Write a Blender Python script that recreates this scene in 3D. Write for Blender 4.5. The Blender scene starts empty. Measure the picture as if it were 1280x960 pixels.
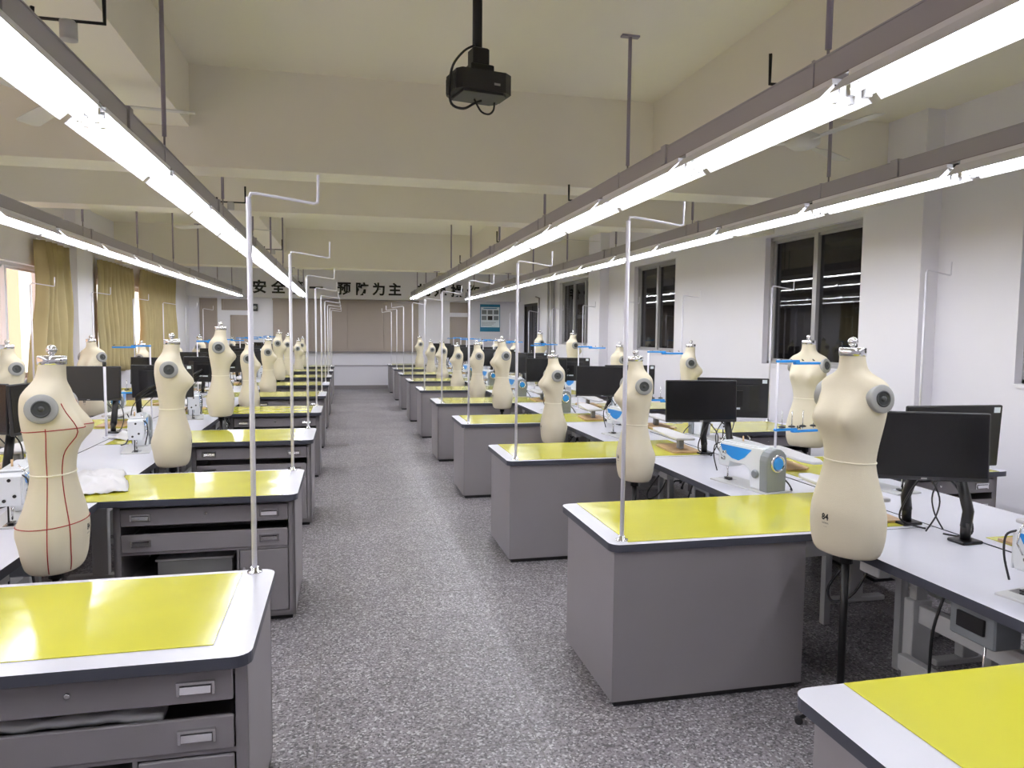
import bpy, math, random
from math import sin, cos, pi, radians
from mathutils import Vector, Matrix, noise
random.seed(7)
C = bpy.context.scene
COL = C.collection

# ---------------------------------------------------------------- camera
def cam_setup():
    yaw, pitch, roll, F, H = radians(12.90), radians(4.135), radians(0.54), 911.6, 1.677
    f = Vector((sin(yaw)*cos(pitch), cos(yaw)*cos(pitch), -sin(pitch)))
    r = Vector((cos(yaw), -sin(yaw), 0)); u = r.cross(f)
    r2 = r*cos(roll) + u*sin(roll); u2 = -r*sin(roll) + u*cos(roll)
    cd = bpy.data.cameras.new('camera'); o = bpy.data.objects.new('camera', cd); COL.objects.link(o)
    m = Matrix((r2, u2, -f)).transposed().to_4x4(); m.translation = (0, 0, H)
    o.matrix_world = m
    cd.sensor_width = 36; cd.lens = F/1280*36; cd.clip_start = .05; cd.clip_end = 100
    C.camera = o
cam_setup()
# ---------------------------------------------------------------- world, exposure
w = bpy.data.worlds.new('sky'); C.world = w; w.use_nodes = True
w.node_tree.nodes['Background'].inputs[0].default_value = (1.0, .93, .86, 1)
w.node_tree.nodes['Background'].inputs[1].default_value = 2.6
TUBE_STRENGTH = 30.0
C.view_settings.view_transform = 'Standard'; C.view_settings.look = 'None'
C.view_settings.exposure = 0.0; C.view_settings.gamma = 1.0; C.view_settings.use_curve_mapping = False
try:
    C.cycles.use_denoising = True; C.cycles.max_bounces = 8; C.cycles.diffuse_bounces = 5
    C.cycles.use_light_tree = True; C.cycles.sample_clamp_indirect = 8
except Exception: pass

# ---------------------------------------------------------------- materials
def srgb(r, g, b):
    return tuple(((c/255)/12.92 if c/255 <= .04045 else ((c/255+.055)/1.055)**2.4) for c in (r, g, b)) + (1,)
def mat(name, col, rough=.5, metal=0, var=0, scale=8, bump=0, bscale=60, coat=0, spec=.5):
    m = bpy.data.materials.new(name); m.use_nodes = True; n = m.node_tree.nodes; l = m.node_tree.links
    b = n['Principled BSDF']; b.inputs['Roughness'].default_value = rough; b.inputs['Metallic'].default_value = metal
    b.inputs['Specular IOR Level'].default_value = spec
    if coat: b.inputs['Coat Weight'].default_value = coat; b.inputs['Coat Roughness'].default_value = .08
    tc = n.new('ShaderNodeTexCoord')
    if var:
        nz = n.new('ShaderNodeTexNoise'); nz.inputs['Scale'].default_value = scale; nz.inputs['Detail'].default_value = 5
        l.new(tc.outputs['Object'], nz.inputs['Vector'])
        cr = n.new('ShaderNodeValToRGB'); cr.color_ramp.elements[0].position = .3; cr.color_ramp.elements[1].position = .7
        cr.color_ramp.elements[0].color = tuple(max(0, c*(1-var)) for c in col[:3]) + (1,)
        cr.color_ramp.elements[1].color = tuple(min(1, c*(1+var)) for c in col[:3]) + (1,)
        l.new(nz.outputs['Fac'], cr.inputs['Fac']); l.new(cr.outputs['Color'], b.inputs['Base Color'])
    else: b.inputs['Base Color'].default_value = col
    if bump:
        n2 = n.new('ShaderNodeTexNoise'); n2.inputs['Scale'].default_value = bscale; n2.inputs['Detail'].default_value = 4
        l.new(tc.outputs['Object'], n2.inputs['Vector'])
        bp = n.new('ShaderNodeBump'); bp.inputs['Strength'].default_value = bump; bp.inputs['Distance'].default_value = .003
        l.new(n2.outputs['Fac'], bp.inputs['Height']); l.new(bp.outputs['Normal'], b.inputs['Normal'])
    return m
MT = {}
MT['wall'] = mat('white_wall_paint', srgb(234, 232, 240), .7, var=.02, scale=.7, bump=.1, bscale=90)
MT['ceiling'] = mat('ceiling_paint', srgb(236, 231, 220), .8, var=.03, scale=.5)
MT['steel'] = mat('grey_powder_coated_steel', srgb(136, 131, 134), .42, var=.02, scale=3, bump=.05, bscale=300)
MT['dark'] = mat('dark_recess', srgb(40, 38, 40), .7)
MT['laminate'] = mat('white_laminate', srgb(208, 208, 218), .3, var=.015, scale=5)
MT['band'] = mat('dark_edge_band', srgb(66, 68, 78), .4)
MT['mat'] = mat('yellow_vinyl', srgb(200, 196, 62), .13, var=.03, scale=2.5, bump=.12, bscale=7, spec=.6)
MT['canvas'] = mat('cream_canvas', srgb(216, 207, 184), .85, var=.03, scale=5, bump=.35, bscale=420)
MT['canvas2'] = mat('cream_canvas_seam', srgb(240, 234, 214), .8)
MT['disc'] = mat('grey_shoulder_plate', srgb(150, 150, 148), .45, var=.04)
MT['disc_in'] = mat('dark_plate_centre', srgb(52, 54, 54), .4, var=.1)
MT['chrome'] = mat('chrome', (.75, .75, .76, 1), .14, 1)
MT['black'] = mat('black_plastic', srgb(30, 29, 31), .45, bump=.05, bscale=200)
MT['blackm'] = mat('black_metal', srgb(24, 23, 24), .38, .3)
MT['screen'] = mat('black_screen', srgb(14, 13, 13), .22)
MT['blue'] = mat('blue_plastic', srgb(38, 136, 214), .35)
MT['mwhite'] = mat('white_enamel', srgb(232, 235, 240), .25, coat=.3)
MT['mgrey'] = mat('grey_enamel', srgb(128, 132, 136), .4)
MT['white_steel'] = mat('white_painted_steel', srgb(228, 226, 236), .35)
MT['leg'] = mat('offwhite_painted_frame', srgb(196, 196, 196), .45)
MT['trunk'] = mat('grey_painted_trunking', srgb(172, 168, 176), .45)
MT['rod'] = mat('lavender_grey_rod', srgb(150, 142, 156), .5)
MT['reflector'] = mat('white_reflector', srgb(238, 238, 244), .3)
MT['taupe'] = mat('taupe_board', srgb(158, 146, 138), .33, var=.03, scale=1.5)
MT['wood'] = mat('plywood', srgb(192, 160, 120), .5, var=.15, scale=14)
MT['door'] = mat('dark_brown_door', srgb(40, 36, 36), .4)
MT['ink'] = mat('black_ink', srgb(26, 26, 28), .6)
MT['red'] = mat('red_tape', srgb(160, 40, 34), .6)
MT['alu'] = mat('aluminium_frame', srgb(176, 174, 176), .35, .3)
MT['curtain'] = mat('olive_curtain', srgb(178, 164, 122), .8, var=.08, scale=3, bump=.2, bscale=150)
MT['fabric'] = mat('white_cloth', srgb(204, 202, 204), .65, var=.03, bump=.3, bscale=30)
MT['paper'] = mat('paper_white', srgb(228, 236, 242), .6)
MT['pblue'] = mat('poster_blue', srgb(44, 126, 160), .5)
MT['pgrey'] = mat('poster_grey', srgb(120, 126, 130), .5)
MT['pblack'] = mat('poster_black', srgb(36, 34, 36), .5)
MT['peach'] = mat('peach_render', srgb(236, 196, 170), .8)
MT['fan'] = mat('fan_white', srgb(212, 210, 206), .35)
MT['card'] = mat('cardboard', srgb(180, 150, 120), .7)
def floor_mat():
    m = bpy.data.materials.new('terrazzo'); m.use_nodes = True; n = m.node_tree.nodes; l = m.node_tree.links
    b = n['Principled BSDF']; b.inputs['Roughness'].default_value = .42; b.inputs['Specular IOR Level'].default_value = .32
    tc = n.new('ShaderNodeTexCoord')
    v = n.new('ShaderNodeTexVoronoi'); v.inputs['Scale'].default_value = 115; l.new(tc.outputs['Object'], v.inputs['Vector'])
    cr = n.new('ShaderNodeValToRGB'); cr.color_ramp.interpolation = 'CONSTANT'
    e = cr.color_ramp.elements; e[0].position = 0; e[0].color = srgb(92, 88, 91); e[1].position = .22; e[1].color = srgb(124, 119, 123)
    for p, c in ((.45, (148, 143, 147)), (.72, (134, 129, 131)), (.88, (190, 187, 190))):
        x = e.new(p); x.color = srgb(*c)
    sp = n.new('ShaderNodeSeparateColor'); l.new(v.outputs['Color'], sp.inputs[0]); l.new(sp.outputs[0], cr.inputs['Fac'])
    nz = n.new('ShaderNodeTexNoise'); nz.inputs['Scale'].default_value = 1.3; nz.inputs['Detail'].default_value = 6; l.new(tc.outputs['Object'], nz.inputs['Vector'])
    c2 = n.new('ShaderNodeValToRGB'); c2.color_ramp.elements[0].position = .3; c2.color_ramp.elements[0].color = (.8, .8, .8, 1); c2.color_ramp.elements[1].position = .65; c2.color_ramp.elements[1].color = (1, 1, 1, 1)
    l.new(nz.outputs['Fac'], c2.inputs['Fac'])
    mx = n.new('ShaderNodeMix'); mx.data_type = 'RGBA'; mx.blend_type = 'MULTIPLY'; mx.inputs[0].default_value = 1
    l.new(cr.outputs['Color'], mx.inputs[6]); l.new(c2.outputs['Color'], mx.inputs[7]); l.new(mx.outputs[2], b.inputs['Base Color'])
    return m
MT['floor'] = floor_mat()
def translucent(m, f):
    n = m.node_tree.nodes; l = m.node_tree.links; b = n['Principled BSDF']; o = n['Material Output']
    t = n.new('ShaderNodeBsdfTranslucent'); t.inputs[0].default_value = srgb(206, 176, 110); x = n.new('ShaderNodeMixShader'); x.inputs[0].default_value = f
    l.new(b.outputs[0], x.inputs[1]); l.new(t.outputs[0], x.inputs[2]); l.new(x.outputs[0], o.inputs[0])
translucent(MT['curtain'], .14)
def emis(name, col, s):
    m = bpy.data.materials.new(name); m.use_nodes = True; n = m.node_tree.nodes
    b = n['Principled BSDF']; b.inputs['Base Color'].default_value = (.9, .9, .9, 1)
    b.inputs['Emission Color'].default_value = col; b.inputs['Emission Strength'].default_value = s
    return m
MT['tube'] = emis('lit_tube', (.93, .95, 1, 1), TUBE_STRENGTH)
def glass(name, refl, tint):
    m = bpy.data.materials.new(name); m.use_nodes = True; n = m.node_tree.nodes; l = m.node_tree.links
    n.remove(n['Principled BSDF']); o = n['Material Output']
    t = n.new('ShaderNodeBsdfTransparent'); t.inputs[0].default_value = tint
    g = n.new('ShaderNodeBsdfGlossy'); g.inputs['Roughness'].default_value = .02
    lw = n.new('ShaderNodeLayerWeight'); lw.inputs[0].default_value = .5
    pw = n.new('ShaderNodeMath'); pw.operation = 'POWER'; pw.inputs[1].default_value = 4; l.new(lw.outputs['Facing'], pw.inputs[0])
    fr = n.new('ShaderNodeMath'); fr.operation = 'MULTIPLY_ADD'; fr.inputs[1].default_value = .6; fr.inputs[2].default_value = refl; l.new(pw.outputs[0], fr.inputs[0])
    x = n.new('ShaderNodeMixShader'); l.new(fr.outputs[0], x.inputs[0]); l.new(t.outputs[0], x.inputs[1]); l.new(g.outputs[0], x.inputs[2]); l.new(x.outputs[0], o.inputs[0])
    return m
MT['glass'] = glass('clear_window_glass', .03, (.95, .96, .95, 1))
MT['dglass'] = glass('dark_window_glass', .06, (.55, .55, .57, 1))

# ---------------------------------------------------------------- mesh builder
class MB:
    def __init__(s): s.v = []; s.f = []; s.m = []; s.s = []; s.T = None
    def _add(s, vs, fs, mi=0, sm=False):
        b = len(s.v); s.v += [tuple(s.T @ Vector(p)) if s.T else tuple(p) for p in vs]
        for f in fs: s.f.append([i+b for i in f]); s.m.append(mi); s.s.append(sm)
        return s
    def box(s, x0, x1, y0, y1, z0, z1, mi=0, mt=None, R=None):
        vs = [(x, y, z) for z in (z0, z1) for y in (y0, y1) for x in (x0, x1)]
        if R: vs = [tuple(R @ Vector(p)) for p in vs]
        b = len(s.f)
        s._add(vs, [(0, 2, 3, 1), (4, 5, 7, 6), (0, 1, 5, 4), (2, 6, 7, 3), (0, 4, 6, 2), (1, 3, 7, 5)], mi)
        if mt is not None: s.m[b+1] = mt
        return s
    def cbox(s, x0, x1, y0, y1, z0, z1, c=.004, mi=0):
        # box chamfered on all vertical and top/bottom rims
        def ring(e, z): return [(x0+e+c, y0+e, z), (x1-e-c, y0+e, z), (x1-e, y0+e+c, z), (x1-e, y1-e-c, z), (x1-e-c, y1-e, z), (x0+e+c, y1-e, z), (x0+e, y1-e-c, z), (x0+e, y0+e+c, z)]
        rs = ring(c, z0) + ring(0, z0+c) + ring(0, z1-c) + ring(c, z1)
        fs = [tuple(reversed(range(8))), tuple(range(24, 32))]
        for k in range(3):
            for i in range(8): j = (i+1) % 8; fs.append((k*8+i, k*8+j, k*8+8+j, k*8+8+i))
        return s._add(rs, fs, mi)
    def prism(s, poly, z0, z1, mi=0, mt=None, R=None):
        n = len(poly); vs = [(x, y, z0) for x, y in poly] + [(x, y, z1) for x, y in poly]
        if R: vs = [tuple(R @ Vector(p)) for p in vs]
        s._add(vs, [tuple(reversed(range(n)))], mi); s._f2(n, len(s.v)-2*n, mi, mt if mt is not None else mi)
        return s
    def _f2(s, n, b, mi, mt):
        s.f.append([b+n+i for i in range(n)]); s.m.append(mt); s.s.append(False)
        for i in range(n): s.f.append([b+i, b+(i+1) % n, b+n+(i+1) % n, b+n+i]); s.m.append(mi); s.s.append(False)
    def tube(s, path, r, n=8, mi=0, sm=True, cap=True, r1=None, flat=1):
        P = [Vector(p) for p in path]; rings = []; up = None
        for i, p in enumerate(P):
            d = ((P[i+1]-p) if i < len(P)-1 else Vector((0, 0, 0)))
            if i: d = d.normalized() + (p-P[i-1]).normalized()
            d.normalize()
            if up is None:
                up = Vector((0, 0, 1)) if abs(d.z) < .9 else Vector((0, 1, 0))
            a = d.cross(up); 
            if a.length < 1e-4: a = d.cross(Vector((1, 0, 0)))
            a.normalize(); b = a.cross(d).normalized(); up = b
            t = i/max(1, len(P)-1); rr = (r if r1 is None else r+(r1-r)*t)
            rings.append([p + a*cos(2*pi*k/n)*rr + b*sin(2*pi*k/n)*rr*flat for k in range(n)])
        vs = [q for rg in rings for q in rg]; fs = []
        for i in range(len(P)-1):
            for k in range(n): j = (k+1) % n; fs.append((i*n+k, i*n+j, (i+1)*n+j, (i+1)*n+k))
        s._add(vs, fs, mi, sm)
        if cap:
            b = len(s.v)-len(vs)
            for rg in (list(reversed(range(n))), [len(vs)-n+k for k in range(n)]):
                s.f.append([b+i for i in rg]); s.m.append(mi); s.s.append(False)
        return s
    def cable(s, path, r, n=6):
        P = [Vector(p) for p in path]; P = [P[0]]+P+[P[-1]]; out = []
        for i in range(1, len(P)-2):
            a, b, c, d = P[i-1:i+3]
            for k in range(5):
                t = k/5; out.append(.5*((2*b)+(c-a)*t+(2*a-5*b+4*c-d)*t*t+(3*b-a-3*c+d)*t**3))
        return s.tube(out+[P[-2]], r, n)
    def lathe(s, prof, n=16, mi=0, R=None, sm=True):
        # prof: (r, z) list, axis z
        vs = []
        for r, z in prof:
            for k in range(n): vs.append((r*cos(2*pi*k/n), r*sin(2*pi*k/n), z))
        if R: vs = [tuple(R @ Vector(p)) for p in vs]
        fs = []
        for i in range(len(prof)-1):
            for k in range(n): j = (k+1) % n; fs.append((i*n+k, i*n+j, (i+1)*n+j, (i+1)*n+k))
        s._add(vs, fs, mi, sm); b = len(s.v)-len(vs)
        s.f.append([b+k for k in reversed(range(n))]); s.m.append(mi); s.s.append(False)
        s.f.append([b+len(vs)-n+k for k in range(n)]); s.m.append(mi); s.s.append(False)
        return s
    def sphere(s, c, r, n=14, mi=0):
        prof = [(max(1e-4, r*sin(pi*i/8)), -r*cos(pi*i/8)) for i in range(9)]
        return s.lathe(prof, n, mi, Matrix.Translation(c))
    def grid(s, fn, nu, nv, mi=0, sm=True, wrap=False):
        vs = [fn(i, j) for j in range(nv) for i in range(nu)]; fs = []
        for j in range(nv-1):
            for i in range(nu if wrap else nu-1):
                k = (i+1) % nu; fs.append((j*nu+i, j*nu+k, (j+1)*nu+k, (j+1)*nu+i))
        return s._add(vs, fs, mi, sm)
    def mesh(s, name, mats):
        me = bpy.data.meshes.new(name); me.from_pydata(s.v, [], s.f)
        for m in (mats if isinstance(mats, (list, tuple)) else [mats]): me.materials.append(MT[m] if isinstance(m, str) else m)
        me.polygons.foreach_set('material_index', s.m); me.polygons.foreach_set('use_smooth', s.s); me.update()
        return me
    def obj(s, name, mats, parent=None, loc=(0, 0, 0), rz=0):
        o = bpy.data.objects.new(name, s.mesh(name, mats)); COL.objects.link(o)
        o.location = loc; o.rotation_euler = (0, 0, rz)
        if parent: o.parent = parent
        return o
def tag(o, label=None, cat=None, group=None, kind=None):
    if label: o['label'] = label
    if cat: o['category'] = cat
    if group: o['group'] = group
    if kind: o['kind'] = kind
    return o
def thing(name, label, cat, loc=(0, 0, 0), rz=0, group=None):
    o = bpy.data.objects.new(name, None); COL.objects.link(o); o.empty_display_size = .1
    o.location = loc; o.rotation_euler = (0, 0, rz)
    return tag(o, label, cat, group)
def dup(root, loc, rz, label, group=None, scale=None, skip=()):
    r = root.copy(); COL.objects.link(r); r.location = loc; r.rotation_euler = (0, 0, rz); r['label'] = label
    if group: r['group'] = group
    if scale: r.scale = scale
    for ch in list(root.children):
        if ch.name.split('.')[0] in skip: continue
        c = ch.copy(); COL.objects.link(c); c.parent = r
        for g in list(ch.children):
            d = g.copy(); COL.objects.link(d); d.parent = c
    return r
class Proto:
    # first placement uses the original itself, later ones copy it
    def __init__(s, root): s.root = root; s.used = False
    def put(s, loc, rz, label, group=None, scale=None):
        if not s.used:
            s.used = True; r = s.root; r.location = loc; r.rotation_euler = (0, 0, rz); r['label'] = label
            if group: r['group'] = group
            if scale: r.scale = scale
            return r
        return dup(s.root, loc, rz, label, group, scale)
def struct(name, mb, m, parent=None):
    o = mb.obj(name, m, parent)
    if not parent: o['kind'] = 'structure'
    return o

# ---------------------------------------------------------------- room
XL, XR, Y0, Y1, ZC = -4.1, 5.02, -2.0, 21.2, 3.6
fl = struct('floor', MB().box(XL-.3, XR+.3, Y0-.3, Y1+.3, -.1, 0), 'floor')
g = .89
x = -.13-5*g
dm = mat('divider_strip_metal', srgb(112, 108, 106), .5)
while x < XR:
    if x > XL: MB().box(x-.002, x+.002, Y0, Y1, -.001, .0008).obj('divider_strip', dm, fl)
    x += g
y = 2.79-5*g
while y < Y1:
    if y > Y0: MB().box(XL, XR, y-.002, y+.002, -.001, .0008).obj('divider_strip', dm, fl)
    y += g
struct('ceiling', MB().box(XL-.3, XR+.3, Y0-.3, Y1+.3, ZC, ZC+.15), 'ceiling')
k = 0
for (a, b) in ((5.86, 6.22), (7.92, 8.28), (14.75, 15.2)):
    k += 1; tag(struct('trim_%d' % k, MB().box(XL, XR, a, b, 2.87, ZC+.02), 'ceiling'), 'plaster cross beam under the ceiling')
for (a, b) in ((-1.42, -1.1), (2.54, 2.86)):
    for (c, d) in ((Y0, 5.86), (8.28, 14.75), (15.2, Y1)):
        k += 1; tag(struct('trim_%d' % k, MB().box(a, b, c, d, 3.15, ZC+.02), 'ceiling'), 'plaster lengthwise beam under the ceiling')
k += 1; tag(struct('trim_%d' % k, MB().box(XL, XR, 20.9, Y1, 2.53, ZC+.02), 'wall'), 'boxed soffit over the blackboard')
def wall_x(name, xa, xb, ops, z1=ZC):
    m = MB(); ys = Y0-.15
    for (a, b, z0, zt) in ops:
        m.box(xa, xb, ys, a, 0, z1); m.box(xa, xb, a, b, zt, z1)
        if z0 > 0: m.box(xa, xb, a, b, 0, z0)
        ys = b
    m.box(xa, xb, ys, Y1+.15, 0, z1); return struct(name, m, 'wall')
RW = [(2.0, 4.6, 1.3, 2.84), (6.34, 8.1, 1.3, 2.84), (10.6, 12.25, 1.35, 2.84), (14.3, 16.9, 1.36, 2.84)]
LW = [(1.0, 5.0, .98, 2.5), (8.2, 11.7, .98, 2.5), (13.7, 18.7, .98, 2.5)]
wall_x('wall_right', XR, XR+.22, RW + [(18.95, 20.5, 0, 2.45)])
wall_x('wall_left', XL-.24, XL, LW)
struct('wall_far', MB().box(XL-.3, XR+.3, Y1, Y1+.2, 0, ZC), 'wall')
struct('wall_back', MB().box(XL-.3, XR+.3, Y0-.2, Y0, 0, ZC), 'wall')
for (a, b) in ((5.4, 6.15), (13.55, 14.25)):
    k += 1; tag(struct('trim_%d' % k, MB().box(XR-.18, XR+.02, a, b, 0, ZC), 'wall'), 'white pilaster on the right wall')
for (a, b) in ((5.6, 6.3), (12.3, 13.0)):
    k += 1; tag(struct('trim_%d' % k, MB().box(XL-.02, XL+.16, a, b, 0, ZC), 'wall'), 'white pilaster on the left wall')
k += 1; tag(struct('trim_%d' % k, MB().box(XL, XR, Y1-.02, Y1+.01, .64, .68), 'trunk'), 'grey dado strip on the far wall')
struct('baseboard_far', MB().box(XL, XR, Y1-.015, Y1+.01, 0, .1), 'steel')
# unlit corridor behind the right windows
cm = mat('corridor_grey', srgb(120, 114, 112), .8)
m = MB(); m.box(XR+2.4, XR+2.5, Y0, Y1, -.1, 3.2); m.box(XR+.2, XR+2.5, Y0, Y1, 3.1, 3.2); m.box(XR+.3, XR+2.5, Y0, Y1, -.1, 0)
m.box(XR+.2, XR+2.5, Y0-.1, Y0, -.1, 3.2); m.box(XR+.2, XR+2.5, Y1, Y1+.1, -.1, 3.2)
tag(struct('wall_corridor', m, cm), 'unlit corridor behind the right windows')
# windows
wn = 0
def window(xa, y0, y1, z0, z1, nm, side, gl, panes):
    fm = 'alu' if side > 0 else 'white_steel'
    global wn; wn += 1
    t = .045; d = .05
    m = MB()
    m.box(xa-d, xa+d, y0, y0+t, z0, z1); m.box(xa-d, xa+d, y1-t, y1, z0, z1); m.box(xa-d, xa+d, y0, y1, z0, z0+t); m.box(xa-d, xa+d, y0, y1, z1-t, z1)
    fr = tag(struct('window_%d' % wn, m, fm), nm)
    for i in range(panes):
        a = y0+t+(y1-y0-2*t)*i/panes; b = y0+t+(y1-y0-2*t)*(i+1)/panes
        if i: MB().box(xa-d*.9, xa+d*.9, a-.035, a+.035, z0+t, z1-t).obj('mullion', fm, fr)
        s = MB(); e = .03
        s.box(xa-.02, xa+.02, a, a+e, z0+t, z1-t); s.box(xa-.02, xa+.02, b-e, b, z0+t, z1-t); s.box(xa-.02, xa+.02, a, b, z0+t, z0+t+e); s.box(xa-.02, xa+.02, a, b, z1-t-e, z1-t)
        sh = s.obj('sash', fm, fr)
        MB().box(xa-.003, xa+.003, a+e, b-e, z0+t+e, z1-t-e).obj('pane', gl, sh)
    sl = MB(); 
    if side > 0: sl.box(XR-.02, xa-d, y0, y1, z0-.02, z0+.012)
    else: sl.box(xa+d, XL+.03, y0, y1, z0-.02, z0+.012)
    sl.obj('sill', 'wall', fr)
wd = ['nearest of the dark interior windows in the right wall, cut by the frame', 'dark two-pane window in the right wall behind the monitors', 'narrower dark window in the right wall between two pilasters', 'farthest dark window in the right wall beside the pipes']
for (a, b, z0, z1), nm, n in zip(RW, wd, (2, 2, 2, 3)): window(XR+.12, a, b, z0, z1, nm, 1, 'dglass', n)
wd = ['near left window beside the camera', 'bright left window with its curtain drawn to the far end', 'bright left window between two drawn olive curtains']
for (a, b, z0, z1), nm, n in zip(LW, wd, (4, 3, 4)): window(XL-.14, a, b, z0, z1, nm, -1, 'glass', n)
# door in right wall
m = MB(); m.box(XR+.02, XR+.2, 18.95, 19.01, 0, 2.45); m.box(XR+.02, XR+.2, 20.44, 20.5, 0, 2.45); m.box(XR+.02, XR+.2, 19.01, 20.44, 2.39, 2.45)
dr = tag(struct('door_1', m, 'door'), 'dark double door at the far end of the right wall')
for a, b in ((19.01, 19.7), (19.74, 20.44)):
    lf = MB().cbox(XR+.06, XR+.11, a+.005, b-.005, .01, 2.385, .003).obj('door_leaf', 'door', dr)
    hy = b-.08 if a < 19.5 else a+.08
    MB().tube([(XR+.05, hy, .95), (XR+.02, hy, .95), (XR+.02, hy, 1.15), (XR+.05, hy, 1.15)], .008, 6).obj('door_handle', 'chrome', lf)
    MB().box(XR+.055, XR+.058, (a+b)/2-.05, (a+b)/2+.05, 1.2, 2.2).obj('glazed_slit', 'dglass', lf)
# far wall panels and doors
def far_panel(name, lab, x0, x1, z0, z1, matn='taupe'):
    m = MB(); f = .05; y = Y1-.03
    m.box(x0, x0+f, y, Y1, z0, z1); m.box(x1-f, x1, y, Y1, z0, z1); m.box(x0, x1, y, Y1, z1-f, z1)
    o = tag(struct(name, m, matn), lab)
    MB().box(x0+f, x1-f, Y1-.018, Y1-.004, z0, z1-f).obj('panel', matn, o); return o
far_panel('door_2', 'taupe door at the left end of the far wall', -3.83, -3.38, 0, 2.5)
far_panel('door_3', 'taupe door left of the blackboard', -3.05, -2.48, 0, 2.05)
far_panel('window_8', 'shuttered transom over the taupe door left of the blackboard', -3.27, -2.47, 2.18, 2.48)
far_panel('door_4', 'taupe door between blackboard and blue poster', 2.98, 3.5, 0, 2.08)
far_panel('window_9', 'shuttered transom over the door beside the blue poster', 2.98, 3.5, 2.2, 2.5)
bb = thing('sliding_blackboard', 'wide taupe sliding writing board filling the middle of the far wall', 'board', (.065, Y1, 1.05))
MB().box(-2.0, 2.0, -.05, -.002, 0, 1.47).obj('backing_board', 'taupe', bb)
for i in range(4):
    a = -2+i; tag(MB().cbox(a+.004, a+.996, -.065-.015*(i in (1, 2)), -.05-.015*(i in (1, 2)), .05, 1.42, .003).obj('board_leaf', 'taupe', bb))
for z0, z1 in ((0, .045), (1.425, 1.47)): MB().box(-2.01, 2.01, -.09, -.05, z0, z1).obj('rail', 'taupe', bb)
MB().box(-2.01, 2.01, -.12, -.09, 0, .02).obj('chalk_ledge', 'steel', bb)
sp = thing('wall_speaker', 'small black speaker box on the far wall left of the board', 'speaker', (-2.4, Y1, 2.16))
MB().cbox(-.07, .07, -.12, -.01, 0, .2, .008).obj('cabinet', 'black', sp)
MB().lathe([(.05, 0), (.05, .006), (.02, .01)], 14, 0, Matrix.Translation((0, -.119, .1)) @ Matrix.Rotation(pi/2, 4, 'X')).obj('cone', 'disc', sp)
MB().box(-.02, .02, -.011, 0, .06, .14).obj('bracket', 'steel', sp)

# slogan characters
def text_mesh(s, size, ext=.004, off=0):
    cu = bpy.data.curves.new('txt', 'FONT'); cu.body = s; cu.size = size; cu.extrude = ext; cu.offset = off; cu.align_x = 'CENTER'; cu.resolution_u = 3
    o = bpy.data.objects.new('txt', cu); COL.objects.link(o); bpy.context.view_layer.update()
    me = bpy.data.meshes.new_from_object(o.evaluated_get(bpy.context.evaluated_depsgraph_get()))
    bpy.data.objects.remove(o); bpy.data.curves.remove(cu); return me
sg = thing('wall_slogan', 'black Chinese slogan lettering on the soffit over the blackboard', 'sign', (0, 20.9, 2.62))
for ch, px in zip('安全第一预防为主规范操作', (329, 351, 373, 396, 430, 452, 473, 493, 530, 551, 573, 594)):
    me = text_mesh(ch, .37, .006, .011); me.materials.clear(); me.materials.append(MT['ink'])
    o = bpy.data.objects.new('character', me); COL.objects.link(o); o.parent = sg
    o.location = ((px-430.7)*.0221, -.006, .06); o.rotation_euler = (pi/2, 0, 0)
# poster
po = thing('wall_poster', 'blue-bordered rules poster with six small pictures on the far wall', 'poster', (4.17, Y1, 1.66))
MB().box(-.3, .3, -.02, -.004, 0, .8).obj('backing', 'pblue', po)
MB().box(-.28, .28, -.022, -.0205, .13, .72).obj('sheet', 'paper', po)
for i in range(3):
    for j in range(2):
        kk = 'pblack' if (i == 1 and j == 0) else 'pgrey'
        MB().box(-.25+.18*i, -.25+.18*i+.14, -.024, -.0222, .34+.17*j, .46+.17*j).obj('picture', kk, po)
for i in range(3): MB().box(-.25, .05+.06*i, -.0235, -.0222, .18+.04*i, .19+.04*i).obj('text_line', 'pgrey', po)
MB().box(-.2, .2, -.0235, -.0222, .67, .695).obj('heading_line', 'pblue', po)
# pipes on right wall
for y_, r_, lab in ((17.25, .055, 'thick grey pipe running up the right wall past the far window'), (17.6, .03, 'thin grey pipe beside the thick one on the right wall')):
    o = MB().tube([(XR-.08, y_, 0), (XR-.08, y_, ZC)], r_, 10).obj('wall_pipe', 'alu'); tag(o, lab, 'pipe')
o = MB().tube([(XR-.05, 18.6, 0), (XR-.05, 18.6, 2.55), (XR-.05, 18.95, 2.6)], .018, 8).obj('wall_pipe', 'rod'); tag(o, 'thin bent conduit on the right wall next to the dark door', 'pipe')
# curtains
def curtain(y0, y1, z0, z1, x0, lab, seed, flare=0):
    n = 90; nv = 14; r = random.Random(seed); ph = [r.uniform(0, 6) for _ in range(4)]
    def f(i, j):
        u = i/(n-1); t = j/(nv-1); z = z1-(z1-z0)*t
        amp = .065+.025*sin(5*u+ph[0]); a = u*(y1-y0)*27+1.1*sin(u*7+ph[1])
        yy = y0+(y1-y0)*u + .02*sin(3*t+8*u)+flare*t*t*(u-1)
        return (x0+amp*sin(a)*(.7+.5*t)+.015*sin(9*t+ph[2]+6*u)+.05*flare*t*sin(3*u), yy, z)
    c = thing('curtain', lab, 'curtain', (0, 0, 0))
    o = MB().grid(f, n, nv).obj('cloth', 'curtain', c); sm = o.modifiers.new('th', 'SOLIDIFY'); sm.thickness = .004
    MB().tube([(x0, y0-.05, z1+.005), (x0, y1+.05, z1+.005)], .01, 8).obj('curtain_rail', 'white_steel', c)
curtain(11.0, 12.1, .9, 2.84, XL+.12, 'olive curtain gathered beside the nearest bright window', 1, .35)
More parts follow.
